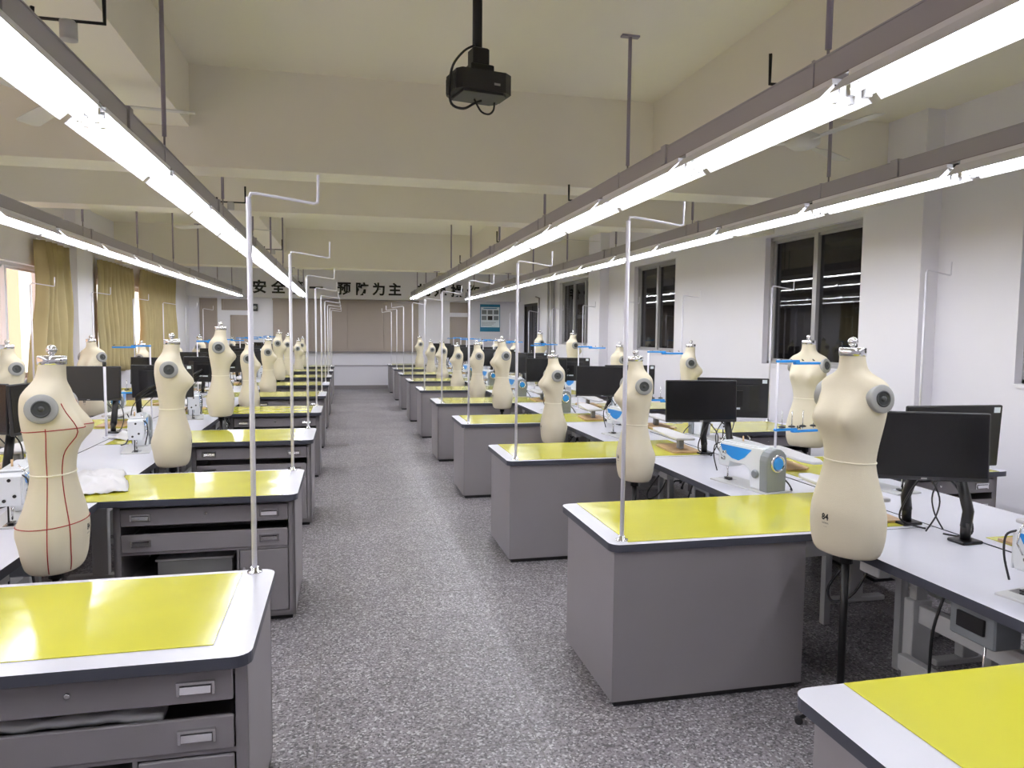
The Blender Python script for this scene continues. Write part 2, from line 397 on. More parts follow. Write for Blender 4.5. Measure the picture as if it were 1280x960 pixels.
curtain(13.4, 15.35, .9, 2.8, XL+.12, 'olive curtain right of the white pilaster, left of a gap of daylight', 2)
curtain(15.95, 18.9, .9, 2.84, XL+.12, 'farthest olive curtain, nearest the far wall', 3)
# sunlit building outside
YB = 23.4
o = MB().box(-13, -9, -4, YB, -4, 8).obj('neighbouring_building', 'peach'); tag(o, 'peach rendered building outside the left windows', 'building')

# ---------------------------------------------------------------- overhead lighting
def batten_proto():
    t = thing('batten_light', 'x', 'light'); L = .61
    m = MB()
    # trapezoid reflector, open below
    pr = [(-.112, -.032), (-.05, .03), (.05, .03), (.112, -.032), (.109, -.032), (.047, .027), (-.047, .027), (-.109, -.032)]
    R = Matrix.Rotation(pi/2, 4, 'X'); 
    m.prism([(x, z) for x, z in pr[::-1]], -L, L, R=R); m.obj('reflector', 'reflector', t)
    MB().box(-.045, .045, -L+.02, L-.02, .03, .052).obj('gear_tray', 'reflector', t)
    for sx in (-.032, .032):
        MB().tube([(sx, -.575, -.018), (sx, .575, -.018)], .0145, 8).obj('tube', 'tube', t)
        for sy in (-1, 1): MB().box(sx-.012, sx+.012, sy*.59-.014, sy*.59+.014, -.038, .026).obj('lamp_holder', 'chrome', t)
    for sy in (-1, 1): MB().box(-.004, .004, sy*.6-.02, sy*.6+.02, .03, .058).obj('clip', 'black', t)
    return Proto(t)
BAT = batten_proto()
rails = [(-2.67, .1, 'row over the window-side desks'), (-1.03, .9, 'row just left of the aisle'), (1.79, 2.37, 'row just right of the aisle'), (3.26, .85, 'row over the wall-side desks')]
ORD = ['nearest', 'second', 'third', 'fourth', 'fifth', 'sixth', 'seventh', 'eighth', 'ninth', 'tenth', 'eleventh', 'twelfth', 'thirteenth', 'fourteenth', 'fifteenth', 'sixteenth', 'seventeenth', 'eighteenth']
PT = 1.27; ZT = 2.56
RLAB = ['far left light rail above the window-side desks', 'light rail just left of the aisle', 'light rail just right of the aisle', 'far right light rail above the wall-side desks']
for ri, (rx, ry, rn) in enumerate(rails):
    ys = ry
    while ys-PT > -1.2: ys -= PT
    ya = ys; n = 0
    # visible fixtures only start near the frame
    while ys+PT < 20.95:
        BAT.put((rx, ys+PT/2, ZT), 0, 'twin tube batten light, %s from the camera in the %s' % (ORD[n], rn), 'twin tube battens in the %s' % rn); ys += PT; n += 1
    rl = thing('light_rail', 'grey hanging trunking, the '+RLAB[ri], 'rail', (rx, 0, 0))
    MB().box(-.03, .03, ya-.1, ys+.05, 2.618, 2.71).obj('trunking', 'trunk', rl)
    MB().box(-.034, .034, ya-.1, ys+.05, 2.71, 2.716).obj('cover_strip', 'trunk', rl)
    MB().box(-.036, .036, ya-.1, ys+.05, 2.612, 2.619).obj('lower_flange', 'steel', rl)
    off = {0: .2, 1: .45, 2: .45, 3: .4}[ri]; y = .05+off
    while y < 20.5:
        top = 2.87 if any(a-.05 < y < b+.05 for a, b in ((5.86, 6.22), (7.92, 8.28), (14.75, 15.2))) else 3.6
        MB().tube([(.03, y, 2.77), (.03, y, top)], .0125, 8).obj('hanger_rod', 'rod', rl)
        MB().tube([(.03, y, 2.715), (.03, y, 2.78)], .006, 6).obj('hanger_stud', 'steel', rl)
        MB().box(-.03, .09, y-.02, y+.02, top-.012, top).obj('ceiling_plate', 'rod', rl)
        MB().box(-.036, .036, y-.006, y+.006, 2.615, 2.722).obj('saddle_clip', 'trunk', rl)
        y += 2.05
    y = .9+off
    while y < 20.3:
        MB().box(-.042, .042, y-.03, y+.03, 2.62, 2.725).obj('feed_box', 'trunk', rl); y += 2.54
    y = 2.9 if ri == 2 else 3.2
    while y < 14 and ri in (1, 2):
        if ri == 2: MB().tube([(.09, y, 2.75), (.0, y, 2.75), (.0, y, 2.875)], .009, 4).obj('hook_bracket', 'blackm', rl)
        else:
            bk = MB().tube([(-.12, y, 2.89), (-.12, y, 2.85), (.13, y, 2.85), (.13, y, 3.0)], .009, 4).obj('hook_bracket', 'blackm', rl)
            MB().tube([(.0, y+.01, 2.78), (.0, y+.01, 2.80), (.0, y+.01, 2.82), (.0, y+.01, 2.85)], .032, 12).obj('cable_gland', 'leg', bk)
        y += 2.9 if ri == 2 else 4.1
# ceiling fans
def fan_proto():
    t = thing('ceiling_fan', 'x', 'fan')
    MB().tube([(0, 0, .0), (0, 0, ZC-3.02)], .012, 8).obj('downrod', 'fan', t)
    MB().lathe([(.02, -.06), (.07, -.05), (.115, -.02), (.115, .03), (.06, .06), (.02, .07)], 20).obj('motor', 'fan', t)
    MB().lathe([(.055, ZC-3.02-.06), (.05, ZC-3.02-.001), (.03, ZC-3.02)], 16).obj('canopy', 'fan', t)
    for i in range(3):
        R = Matrix.Rotation(radians(120*i), 4, 'Z') @ Matrix.Translation((0, 0, -.01)) @ Matrix.Rotation(radians(9), 4, 'X')
        MB().prism([(.1, -.02), (.22, -.025), (.26, -.065), (.68, -.07), (.72, -.04), (.72, .05), (.68, .065), (.26, .05), (.22, .025), (.1, .02)], -.003, .003, R=R).obj('blade', 'fan', t)
    return Proto(t)
FAN = fan_proto()
FAN.put((3.13, 4.63, 3.02), radians(-88), 'white ceiling fan behind the rail just right of the aisle, nearest the camera')
FAN.put((-1.62, 4.9, 3.02), radians(5), 'white ceiling fan nearest the camera, behind the rail left of the aisle')
FAN.put((2.95, 10.2, 3.02), radians(10), 'white ceiling fan beyond the second cross beam, right of the aisle')
FAN.put((-1.55, 10.2, 3.02), radians(30), 'white ceiling fan beyond the second cross beam, left of the aisle')
cb = MB().tube([(-3.6+.4*i, 8.5, 3.0-.004*i) for i in range(21)], .006, 5).obj('ceiling_cable', 'black'); tag(cb, 'thin dark cable strung across under the ceiling behind the second beam', 'cable')
# projector
pj = thing('projector', 'black projector hanging from the ceiling over the aisle', 'projector', (.645, 3.6, 2.81), radians(12))
MB().prism([(-.12, -.09), (.10, -.10), (.14, -.07), (.14, .07), (.10, .10), (-.12, .10), (-.14, .08), (-.14, -.06)], .012, .105).obj('body', 'black', pj)
MB().prism([(-.11, -.08), (.09, -.09), (.12, -.06), (.12, .06), (.09, .09), (-.11, .09)], .0, .012).obj('underside_cover', 'black', pj)
MB().lathe([(.036, 0), (.038, .02), (.03, .025)], 16, 0, Matrix.Translation((-.05, .099, .055)) @ Matrix.Rotation(-pi/2, 4, 'X')).obj('lens', 'screen', pj)
MB().cbox(-.06, .06, -.05, .05, .105, .15, .004).obj('mount_plate', 'blackm', pj)
MB().cbox(-.045, .04, -.04, .04, .15, .23, .006).obj('mount_bracket', 'blackm', pj)
MB().tube([(-.01, 0, .23), (-.01, 0, ZC-2.81)], .024, 12).obj('ceiling_pole', 'blackm', pj)
MB().lathe([(.07, ZC-2.81-.02), (.07, ZC-2.81-.001)], 16, 0, Matrix.Translation((-.01, 0, 0))).obj('ceiling_flange', 'blackm', pj)
MB().box(.04, .07, -.1005, -.097, .04, .05).obj('badge', 'disc', pj)
for i in range(7): MB().box(-.1425, -.139, -.05+.02*i, -.042+.02*i, .02, .09).obj('vent_slat', 'disc_in', pj)
cp = [(-.03, -.02, .24), (-.09, -.03, .2), (-.15, -.04, .12), (-.17, -.05, .02), (-.16, -.05, -.06), (-.1, -.05, -.075), (-.04, -.04, -.04), (0, -.03, -.02)]
MB().cable(cp, .006, 6).obj('cable', 'black', pj)
MB().cable([(-.04, -.04, -.02), (-.01, -.05, -.075), (.03, -.05, -.085), (.06, -.04, -.06), (.07, -.03, -.02)], .005, 6).obj('cable', 'black', pj)

# ---------------------------------------------------------------- layout constants
P = 2.085; DD = .782; W = 1.655; UE = 1.02
# rows: name, aisle edge x, direction, y of desk front (v=0) for k=0, ks
ROWS = {
 'RA': (1.126, 1, 2.939, range(-1, 9), 'right of the aisle'),
 'LB': (-.268, -1, 2.907, range(0, 9), 'left of the aisle'),
 'RB': (4.447, -1, 2.76, range(0, 9), 'along the right wall'),
 'LA': (-3.585, 1, 3.1, range(0, 9), 'along the window wall')}
ZTOP = .75
def loc(row, k, u, v, z=0):
    xe, d, y0, ks, nm = ROWS[row]; return (xe+d*u, y0+d*v+P*k, z)
def ordn(row, k):
    return ORD[k-ROWS[row][3][0]]
def rpoly(x0, x1, y0, y1, rs):
    # rounded rectangle, rs radii for corners (x0y0, x1y0, x1y1, x0y1)
    out = []
    for (cx, cy, a0), r in zip(((x0, y0, pi), (x1, y0, 1.5*pi), (x1, y1, 0), (x0, y1, .5*pi)), rs):
        if r < 1e-4: out.append((cx, cy)); continue
        ox = cx+(r if cx == x0 else -r); oy = cy+(r if cy == y0 else -r)
        for i in range(6): a = a0+pi/2*i/5; out.append((ox+r*cos(a), oy+r*sin(a)))
    return out

# desk: u along x, v along y; drawers on the +y side (v = DD)
def desk_proto():
    t = thing('drawer_desk', 'x', 'desk')
    m = MB(); m.prism(rpoly(0, W-.002, 0, DD-.002, (.05, 0, 0, .05)), ZTOP-.034, ZTOP, 0, 1); m.obj('tabletop', ['band', 'laminate'], t)
    x0, x1, y0, y1 = .02, .972, .02, .70
    m = MB()   # carcass: back, two sides, bottom, top rail, face frame
    m.box(x0, x1, y0, y0+.015, .03, .716); m.box(x0, x0+.015, y0, y1, .03, .716); m.box(x1-.015, x1, y0, y1, .03, .716)
    m.box(x0, x1, y0, y1, .03, .045); m.box(x0, x1, y1-.4, y1, .69, .716)
    f = y1
    m.box(x0, x0+.035, f-.02, f, .03, .716); m.box(x1-.035, x1, f-.02, f, .03, .716); m.box(x0, x1, f-.02, f, .69, .716); m.box(x0, x1, f-.02, f, .03, .06)
    m.box(x0+.035, x1-.035, f-.02, f, .428, .442); m.box(.325, .338, f-.02, f, .06, .43); m.box(.325, .338, y0+.02, f-.02, .06, .43)
    m.obj('carcass', 'steel', t)
    MB().box(x0+.02, x1-.02, y0+.02, f-.03, 0, .03).obj('plinth', 'dark', t)
    a, b = x0+.04, x1-.04
    def handle(par, cx, cz, yy):
        h = MB(); h.box(cx-.052, cx-.044, yy, yy+.009, cz-.02, cz+.02); h.box(cx+.044, cx+.052, yy, yy+.009, cz-.02, cz+.02)
        h.box(cx-.052, cx+.052, yy, yy+.012, cz+.013, cz+.021)
        h.prism([(yy, cz-.02), (yy+.016, cz-.012), (yy+.012, cz+.008), (yy, cz+.012)], cx-.042, cx+.042, R=Matrix(((0, 0, 1, 0), (1, 0, 0, 0), (0, 1, 0, 0), (0, 0, 0, 1))))
        h.obj('handle', 'chrome', par)
    for (z0, z1, back) in ((.592, .686, .5), (.445, .545, .5)):
        d = MB(); d.cbox(a, b, f-.004, f+.012, z0, z1, .003); d.box(a+.02, b-.02, f-.45, f-.006, z0+.005, z0+.012); d.box(a+.02, a+.03, f-.45, f-.006, z0+.012, z1-.04); d.box(b-.03, b-.02, f-.45, f-.006, z0+.012, z1-.04)
        dd = d.obj('drawer', 'steel', t); zc = (z0+z1)/2
        handle(dd, a+.1, zc, f+.012); handle(dd, b-.1, zc, f+.012)
        if z0 > .5: MB().lathe([(.009, 0), (.009, .006), (.005, .008)], 12, 0, Matrix.Translation(((a+b)/2, f+.011, zc+.01)) @ Matrix.Rotation(-pi/2, 4, 'X')).obj('lock', 'chrome', dd)
    dr = MB().cbox(x0+.04, .32, f-.004, f+.010, .066, .424, .003).obj('door', 'steel', t)
    MB().box(.29, .305, f+.01, f+.018, .25, .33).obj('handle', 'chrome', dr)
    MB().box(.345, x1-.04, y0+.02, f-.025, .24, .252).obj('shelf', 'steel', t)
    m = MB(); m.box(1.56, 1.60, .08, .12, 0, .716); m.box(1.56, 1.60, .66, .70, 0, .716); m.box(1.565, 1.595, .12, .66, .64, .68); m.obj('end_frame', 'leg', t)
    m = MB(); m.box(.972, 1.56, .06, .08, .62, .70); m.obj('cross_rail', 'leg', t)
    return Proto(t)
# sewing table: u UE..W, v DD..P
def table_proto():
    t = thing('sewing_table', 'x', 'table'); L = P-DD
    m = MB(); m.prism(rpoly(UE, W-.002, DD+.001, P-.003, (0, 0, 0, 0)), ZTOP-.04, ZTOP-.001, 0, 1); m.obj('tabletop', ['band', 'laminate'], t)
    for v in (DD+.16, P-.28):
        m = MB(); m.cbox(UE+.1, W-.12, v-.03, v+.03, .0, .03, .004); m.cbox(UE+.26, UE+.36, v-.028, v+.028, .03, .52, .004); m.obj('leg', 'leg', t)
        m = MB(); m.cbox(UE+.28, UE+.34, v-.02, v+.02, .50, .70, .003); m.cbox(UE+.08, W-.1, v-.03, v+.03, .685, .71, .004); m.obj('leg_extension', 'leg', t)
    MB().cbox(UE+.29, UE+.33, DD+.18, P-.30, .42, .50, .003).obj('cross_beam', 'leg', t)
    MB().cbox(UE+.20, UE+.24, DD+.18, P-.30, .22, .29, .003).obj('foot_rail', 'leg', t)
    m = MB(); R = Matrix.Translation((UE+.2, DD+.62, .06)) @ Matrix.Rotation(radians(12), 4, 'Y'); m.box(-.12, .12, -.18, .18, -.008, .008, R=R); m.obj('pedal', 'steel', t)
    MB().tube([(UE+.2, DD+.6, .07), (UE+.2, DD+.56, .62)], .005, 6).obj('pedal_rod', 'chrome', t)
    cbx = MB().cbox(UE+.08, UE+.2, DD+.42, DD+.62, .56, .708, .006).obj('control_box', 'mgrey', t)
    MB().cbox(UE+.07, UE+.081, DD+.46, DD+.58, .60, .66, .002).obj('panel', 'black', cbx)
    MB().cable([(UE+.1, DD+.66, .70), (UE+.06, DD+.67, .55), (UE+.08, DD+.7, .40), (UE+.12, DD+.74, .28), (UE+.18, DD+.78, .1)], .006, 6).obj('cable', 'black', t)
    MB().cable([(UE+.15, P-.2, .70), (UE+.08, P-.16, .52), (UE+.02, P-.1, .46), (UE+.05, P-.02, .5), (UE+.12, P-.05, .62)], .006, 6).obj('cable', 'black', t)
    MB().cbox(UE+.04, UE+.10, DD+.95, DD+1.07, .65, .705, .004).obj('socket_box', 'leg', t)
    return Proto(t)
def mat_proto():
    # thin vinyl sheet: softly uneven top, crisp cut edge
    m = MB(); nu, nv = 34, 18
    def f(i, j, up=1):
        e = min(1, min(i, nu-1-i)/2, min(j, nv-1-j)/2)
        return (.10+1.50*i/(nu-1), .035+.742*j/(nv-1), ZTOP+.0005+(up*(.0022+.0013*e*noise.noise((i*.28, j*.33, 3)))))
    m.grid(f, nu, nv)
    rim = [(i, 0) for i in range(nu)]+[(nu-1, j) for j in range(1, nv)]+[(i, nv-1) for i in range(nu-2, -1, -1)]+[(0, j) for j in range(nv-2, 0, -1)]
    vs = [f(i, j) for i, j in rim]+[f(i, j, 0) for i, j in rim]; n = len(rim)
    m._add(vs, [(k, n+k, n+(k+1) % n, (k+1) % n) for k in range(n)])
    return m.obj('cutting_mat', 'mat')
# dress form ------------------------------------------------------
PROF = [ # z, a, front, back, exponent
 (0, .138, .098, .100, 2.1), (.012, .148, .107, .110, 2.1), (.05, .161, .118, .12, 2.1), (.10, .168, .122, .125, 2.1), (.18, .166, .122, .128, 2.1), (.26, .150, .112, .108, 2.1), (.34, .128, .096, .088, 2.1),
 (.41, .116, .085, .078, 2.1), (.48, .124, .090, .082, 2.15), (.55, .137, .102, .092, 2.2), (.61, .146, .104, .100, 2.3), (.67, .150, .090, .104, 2.4), (.72, .156, .076, .100, 2.4),
 (.745, .154, .070, .094, 2.3), (.765, .138, .064, .084, 2.2), (.782, .105, .060, .074, 2.1), (.797, .078, .057, .065, 2.0), (.815, .062, .055, .058, 2.0), (.85, .054, .052, .052, 2.0), (.868, .053, .051, .051, 2.0)]
def prof(z):
    z = max(0, min(.868, z))
    for i in range(len(PROF)-1):
        if z <= PROF[i+1][0]: break
    a = PROF[max(0, i-1)]; b = PROF[i]; c = PROF[i+1]; d = PROF[min(len(PROF)-1, i+2)]; t = (z-b[0])/(c[0]-b[0])
    def h(q):
        m0 = (c[q]-a[q])/(c[0]-a[0])*(c[0]-b[0]); m1 = (d[q]-b[q])/(d[0]-b[0])*(c[0]-b[0])
        return (2*t**3-3*t*t+1)*b[q]+(t**3-2*t*t+t)*m0+(-2*t**3+3*t*t)*c[q]+(t**3-t*t)*m1
    return h(1), h(2), h(3), h(4)
def surf(z, th, off=0):
    # th measured from the front (-y), positive to wearer's left (+x)
    a, f, b, e = prof(z); s, c = sin(th), cos(th)
    x = (a+off)*math.copysign(abs(s)**(2/e), s); d = f if c > 0 else b
    y = -(d+off)*math.copysign(abs(c)**(2/e), c)
    if c > 0:
        for sx in (-1, 1):
            gz = (z-.592)/.055; gx = (x-sx*.080)/.052
            y -= .054*math.exp(-(gz*gz*(.6 if z > .6 else 1)+gx*gx))*min(1, c*2.2)
        y -= .008*math.exp(-((z-.2)/.09)**2)*c
    else:
        for sx in (-1, 1): y += .012*math.exp(-(((z-.17)/.06)**2+((x-sx*.07)/.05)**2))
    y += -.012*max(0, (z-.74)/.13)
    return Vector((x, y, z))
def form_proto(tape):
    t = thing('dress_form', 'x', 'mannequin')
    N = 44; zs = [0, .004, .012]+[.03+.0245*i for i in range(27)]+[.70+.0115*i for i in range(15)]; zs = [z for z in zs if z <= .868]+[.868]
    m = MB(); nn = len(zs)
    m.grid(lambda i, j: tuple(surf(zs[j], 2*pi*i/N)*(1) if zs[j] > 0 else Vector((surf(.004, 2*pi*i/N).x*.97, surf(.004, 2*pi*i/N).y*.97, 0))), N, nn, wrap=True)
    m.f.append(list(reversed(range(N)))); m.m.append(0); m.s.append(False); m.f.append([(nn-1)*N+i for i in range(N)]); m.m.append(0); m.s.append(False)
    m.obj('torso', 'canvas', t)
    MB().tube([surf(.41, 2*pi*i/40, .001) for i in range(41)], .0035, 6, cap=False).obj('waist_piping', 'canvas2', t)
    np_ = Matrix.Translation((0, -.012, .866))
    nk = MB().lathe([(.0535, 0), (.0555, .002), (.0555, .034), (.052, .037), (.012, .038)], 28, 0, np_).obj('neck_plate', 'chrome', t)
    m = MB(); m.lathe([(.009, .036), (.009, .05)], 10, 0, np_); m.sphere((0, -.012, .866+.062), .021, 16); m.obj('neck_knob', 'chrome', t)
    for sx in (-1, 1):
        R = Matrix.Translation((sx*.132, -.006, .69)) @ Matrix.Rotation(-sx*radians(10), 4, 'Z') @ Matrix.Rotation(sx*radians(83), 4, 'Y')
        ap = MB().lathe([(.058, -.03), (.060, .026), (.056, .030), (.036, .031)], 30, 0, R).obj('arm_plate', 'disc', t)
        MB().lathe([(.035, .0315), (.035, .034), (.028, .035), (.027, .031), (.012, .031), (.011, .038), (.004, .039)], 24, 0, R).obj('plate_centre', 'disc_in', ap)
    if tape:
        def line(pts): MB().tube(pts, .0022, 5).obj('style_tape', 'red', t)
        for z in (.60, .2): line([surf(z+.008*cos(2*pi*i/48), 2*pi*i/48, .001) for i in range(49)])
        for th in (-.72, .72, -1.45, 1.45):
            th2 = th
            line([surf(z, th*(1+.25*(abs(z-.41) < .15)*0+.18*sin(z*5)*(abs(th) < 1)), .001) for z in [.01+.02*i for i in range(31 if abs(th) > 1 else 36)]])
    # size mark wrapped on the hip
    mk = []
    for s, sz, z0 in (('84', .038, .155), ('160/84A', .011, .137), ('-- ---', .010, .122)):
        me = text_mesh(s, sz, 0, .0012 if sz > .02 else 0)
        b = len(mk)
        vs = []
        for v in me.vertices:
            th = -.03+(v.co.x*.58)/.115; p = surf(z0+v.co.y, th, .0009); vs.append(tuple(p))
        o = MB(); o._add(vs, [tuple(pp.vertices) for pp in me.polygons]); mk.append(o)
        bpy.data.meshes.remove(me)
    M = MB()
    for o in mk: M._add(o.v, o.f)
    M.obj('size_mark', 'ink', t)
    # stand: pole and five-spoke foot, drawn for a torso hung 0.76 m above the floor
    MB().tube([(0, 0, -.70), (0, 0, .01)], .017, 12).obj('stand_pole', 'blackm', t)
    MB().lathe([(.03, -.05), (.028, -.02), (.05, 0)], 14).obj('pole_socket', 'blackm', t)
    for i in range(5):
        a = 2*pi*i/5+.3
        lg = MB().tube([(0, 0, -.69), (.12*cos(a), .12*sin(a), -.70), (.17*cos(a), .17*sin(a), -.735)], .013, 8, r1=.009).obj('foot', 'blackm', t)
        MB().tube([(.17*cos(a)-.012*sin(a), .17*sin(a)+.012*cos(a), -.742), (.17*cos(a)+.012*sin(a), .17*sin(a)-.012*cos(a), -.742)], .018, 10).obj('castor', 'black', lg)
    return t
# bent-arm pole ---------------------------------------------------
def pole_proto():
    t = thing('bent_arm_pole', 'x', 'pole')
    MB().lathe([(.028, 0), (.028, .004), (.014, .008), (.014, .02)], 16).obj('base_flange', 'chrome', t)
    MB().tube([(0, 0, .008), (0, 0, 1.41)], .0098, 10).obj('pole', 'white_steel', t)
    MB().tube([(0, 0, 1.40), (.008, 0, 1.425), (.03, 0, 1.425), (.235, 0, 1.395), (.248, 0, 1.40), (.25, 0, 1.50)], .0055, 8).obj('arm', 'white_steel', t)
    return Proto(t)
# monitor on arm: base at origin, screen centre at (-.2, .02, .44)
def monitor_proto(n_rz):
    t = thing('computer_monitor', 'x', 'monitor')
    S = Matrix.Translation((-.2, .05, .435)) @ Matrix.Rotation(n_rz, 4, 'Z') @ Matrix.Rotation(radians(-3), 4, 'X')
    m = MB(); m.T = S; w_, h_ = .265, .152
    m.cbox(-w_, w_, -.012, .008, -h_, h_, .004); bz = m.obj('bezel', 'black', t)
    m = MB(); m.T = S; m.box(-w_+.008, w_-.008, -.0135, -.0118, -h_+.018, h_-.008); m.obj('screen', 'screen', bz)
    m = MB(); m.T = S; m.box(-.012, .012, -.0136, -.012, -h_+.005, -h_+.012); m.obj('maker_badge', 'disc', bz)
    m = MB(); m.T = S; m.prism([(-.2, .008), (.2, .008), (.12, .035), (-.12, .035)], -.10, .10); m.obj('back_shell', 'black', t)
    m = MB(); m.T = S; m.box(-.07, .07, .0355, .045, -.06, .06); vs = m.obj('vesa_plate', 'blackm', t)
    m = MB(); m.T = S; m.box(-.055, .055, .0355, .0365, -.085, -.07); m.obj('rating_label', 'paper', t)
    m = MB(); m.T = S; m.box(-.25, -.215, .0082, .009, .115, .142); m.obj('asset_sticker', 'paper', t)
    p = S @ Vector((0, .05, 0))
    MB().cbox(-.055, .055, -.045, .045, 0, .014, .003).obj('base_plate', 'blackm', t)
    MB().tube([(0, 0, .014), (0, 0, .09)], .022, 12).obj('post', 'blackm', t)
    el = Vector((p.x*.1+.03, p.y*.3+.03, .30))
    MB().tube([(0, 0, .07), (.01, .0, .14), tuple(el)], .026, 10, flat=.8).obj('lower_arm', 'blackm', t)
    MB().tube([tuple(el), tuple(el*.5+p*.5+Vector((.01, .02, 0))), tuple(p)], .022, 10, flat=.8).obj('upper_arm', 'blackm', t)
    MB().cable([(p.x+.02, p.y, p.z-.06), (.02, .1, .25), (.07, .06, .13), (.06, .02, .04), (.03, .05, .012), (.0, .12, .006)], .0045, 6).obj('cable', 'black', t)
    MB().cable([(p.x, p.y, p.z-.07), (-.04, .12, .2), (-.02, .14, .1), (-.06, .16, .01)], .004, 6).obj('cable', 'black', t)
    return Proto(t)
# sewing machine: pulley end at origin (-y), needle towards +y, operator on -x
def machine_proto():
    t = thing('sewing_machine', 'x', 'sewing machine')
    MB().cbox(-.09, .10, -.02, .47, -.002, .008, .002).obj('bed_plate', 'leg', t)
    MB().box(-.03, .03, .36, .46, .008, .0095).obj('needle_plate', 'chrome', t)
    m = MB(); Rx = Matrix(((0, 0, 1, 0), (1, 0, 0, 0), (0, 1, 0, 0), (0, 0, 0, 1)))  # (y,z,x)
    m.prism([(.05, .008), (.15, .008), (.16, .11), (.20, .135), (.33, .135), (.345, .10), (.43, .10), (.44, .13), (.44, .235), (.42, .25), (.22, .255), (.05, .255)], -.055, .055, R=Rx)
    bd = m.obj('arm_body', 'mwhite', t); bv = bd.modifiers.new('b', 'BEVEL'); bv.width = .008; bv.segments = 2
    # grey end housing, arched top
    arch = [(-.07, .008), (.07, .008), (.075, .19)]+[(.075*cos(a), .19+.07*sin(a)) for a in [pi*i/8 for i in range(1, 8)]]+[(-.075, .19)]
    Ry = Matrix(((1, 0, 0, 0), (0, 0, 1, 0), (0, 1, 0, 0), (0, 0, 0, 1)))
    m = MB(); m.prism(arch[::-1], -.01, .055, R=Ry); eh = m.obj('end_housing', 'mgrey', t); bv = eh.modifiers.new('b', 'BEVEL'); bv.width = .006; bv.segments = 2
    R = Matrix.Translation((0, -.01, .175)) @ Matrix.Rotation(pi/2, 4, 'X')
    hw = MB().lathe([(.05, 0), (.053, .004), (.053, .010), (.044, .014), (.042, .009), (.036, .009)], 24, 0, R).obj('handwheel', 'chrome', t)
    MB().lathe([(.036, .007), (.036, .013), (.03, .015)], 20, 0, R).obj('wheel_cap', 'blue', hw)
    for sx in (-1, 1):
        y0 = sx*.0555; y1 = sx*.0575
        MB().prism([(.14, .235), (.42, .235), (.40, .20), (.31, .16), (.25, .155), (.20, .18)], min(y0, y1), max(y0, y1), R=Rx).obj('blue_panel', 'blue', t)
    MB().cbox(-.05, .05, .10, .40, .2535, .262, .003).obj('top_cover', 'mwhite', t)
    R = Matrix.Translation((-.055, .10, .10)) @ Matrix.Rotation(-pi/2, 4, 'Y')
    MB().lathe([(.024, 0), (.026, .006), (.024, .016), (.018, .018)], 18, 0, R).obj('stitch_dial', 'mgrey', t)
    MB().box(-.045, .045, .4405, .446, .10, .235).obj('face_plate', 'mwhite', t)
    for (xx, zz) in ((.0, .22), (-.02, .145), (.022, .125)):
        MB().lathe([(.008, 0), (.008, .004)], 10, 0, Matrix.Translation((xx, .446, zz)) @ Matrix.Rotation(-pi/2, 4, 'X')).obj('screw', 'black', t)
    MB().tube([(0, .41, .105), (0, .41, .03)], .005, 8).obj('needle_bar', 'chrome', t)
    MB().tube([(0, .41, .03), (0, .41, .010)], .0015, 6).obj('needle', 'chrome', t)
    m = MB(); m.tube([(.012, .425, .10), (.012, .425, .02)], .004, 6); m.box(-.008, .018, .385, .435, .012, .018); m.obj('presser_foot', 'blackm', t)
    m = MB()
    for (y_, z_) in ((.37, .19), (.38, .15)):
        m.lathe([(.014, 0), (.014, .006), (.008, .012), (.008, .02)], 12, 0, Matrix.Translation((-.055, y_, z_)) @ Matrix.Rotation(-pi/2, 4, 'Y'))
    m.obj('tension_disc', 'chrome', t)
    MB().tube([(-.058, .40, .16), (-.075, .41, .2), (-.06, .41, .25), (-.03, .41, .285)], .003, 6).obj('take_up_lever', 'chrome', t)
    MB().tube([(-.02, .2, .262), (-.02, .2, .30), (-.02, .22, .31)], .0035, 6).obj('thread_guide', 'chrome', t)
    MB().tube([(.02, .3, .262), (.02, .3, .295)], .005, 6).obj('oil_window', 'wood', t)
    MB().cable([(-.05, .43, .24), (-.075, .45, .22), (-.08, .45, .15), (-.06, .44, .06)], .004, 6).obj('lamp_neck', 'black', t)
    MB().cable([(.06, .03, .1), (.1, .0, .05), (.12, -.01, .012), (.15, .03, .006)], .005, 6).obj('cable', 'black', t)
    return Proto(t)
def thread_proto():
    t = thing('thread_stand', 'x', 'thread stand')
    MB().lathe([(.03, 0), (.03, .006), (.012, .01)], 14).obj('base', 'white_steel', t)
    MB().tube([(0, 0, .005), (0, 0, .76)], .008, 10).obj('pole', 'white_steel', t)
    def bar(z, dz, nm):
        b = MB(); b.cbox(.13, .34, -.014, .014, z-.014, z+.002, .003); b.cbox(-.01, .17, -.012, .012, z, z+.016, .003); return b.obj(nm, 'blue', t)
    bar(.74, 0, 'guide_arm')
    lb = bar(.29, 0, 'spool_arm')
    for x_ in (.05, .13, .22, .31):
        MB().tube([(x_, 0, .30), (x_, 0, .42)], .003, 6).obj('spool_pin', 'chrome', lb)
        MB().lathe([(.022, .312), (.024, .318), (.012, .324)], 12, 0, Matrix.Translation((x_, 0, 0))).obj('spool_disc', 'black', lb)
    m = MB()
    for x_ in (.05, .13, .22, .31): m.tube([(x_, .01, .75), (x_, .03, .76), (x_+.012, .035, .75)], .0025, 5)
    m.obj('thread_eyelet', 'black', t)
    return Proto(t)
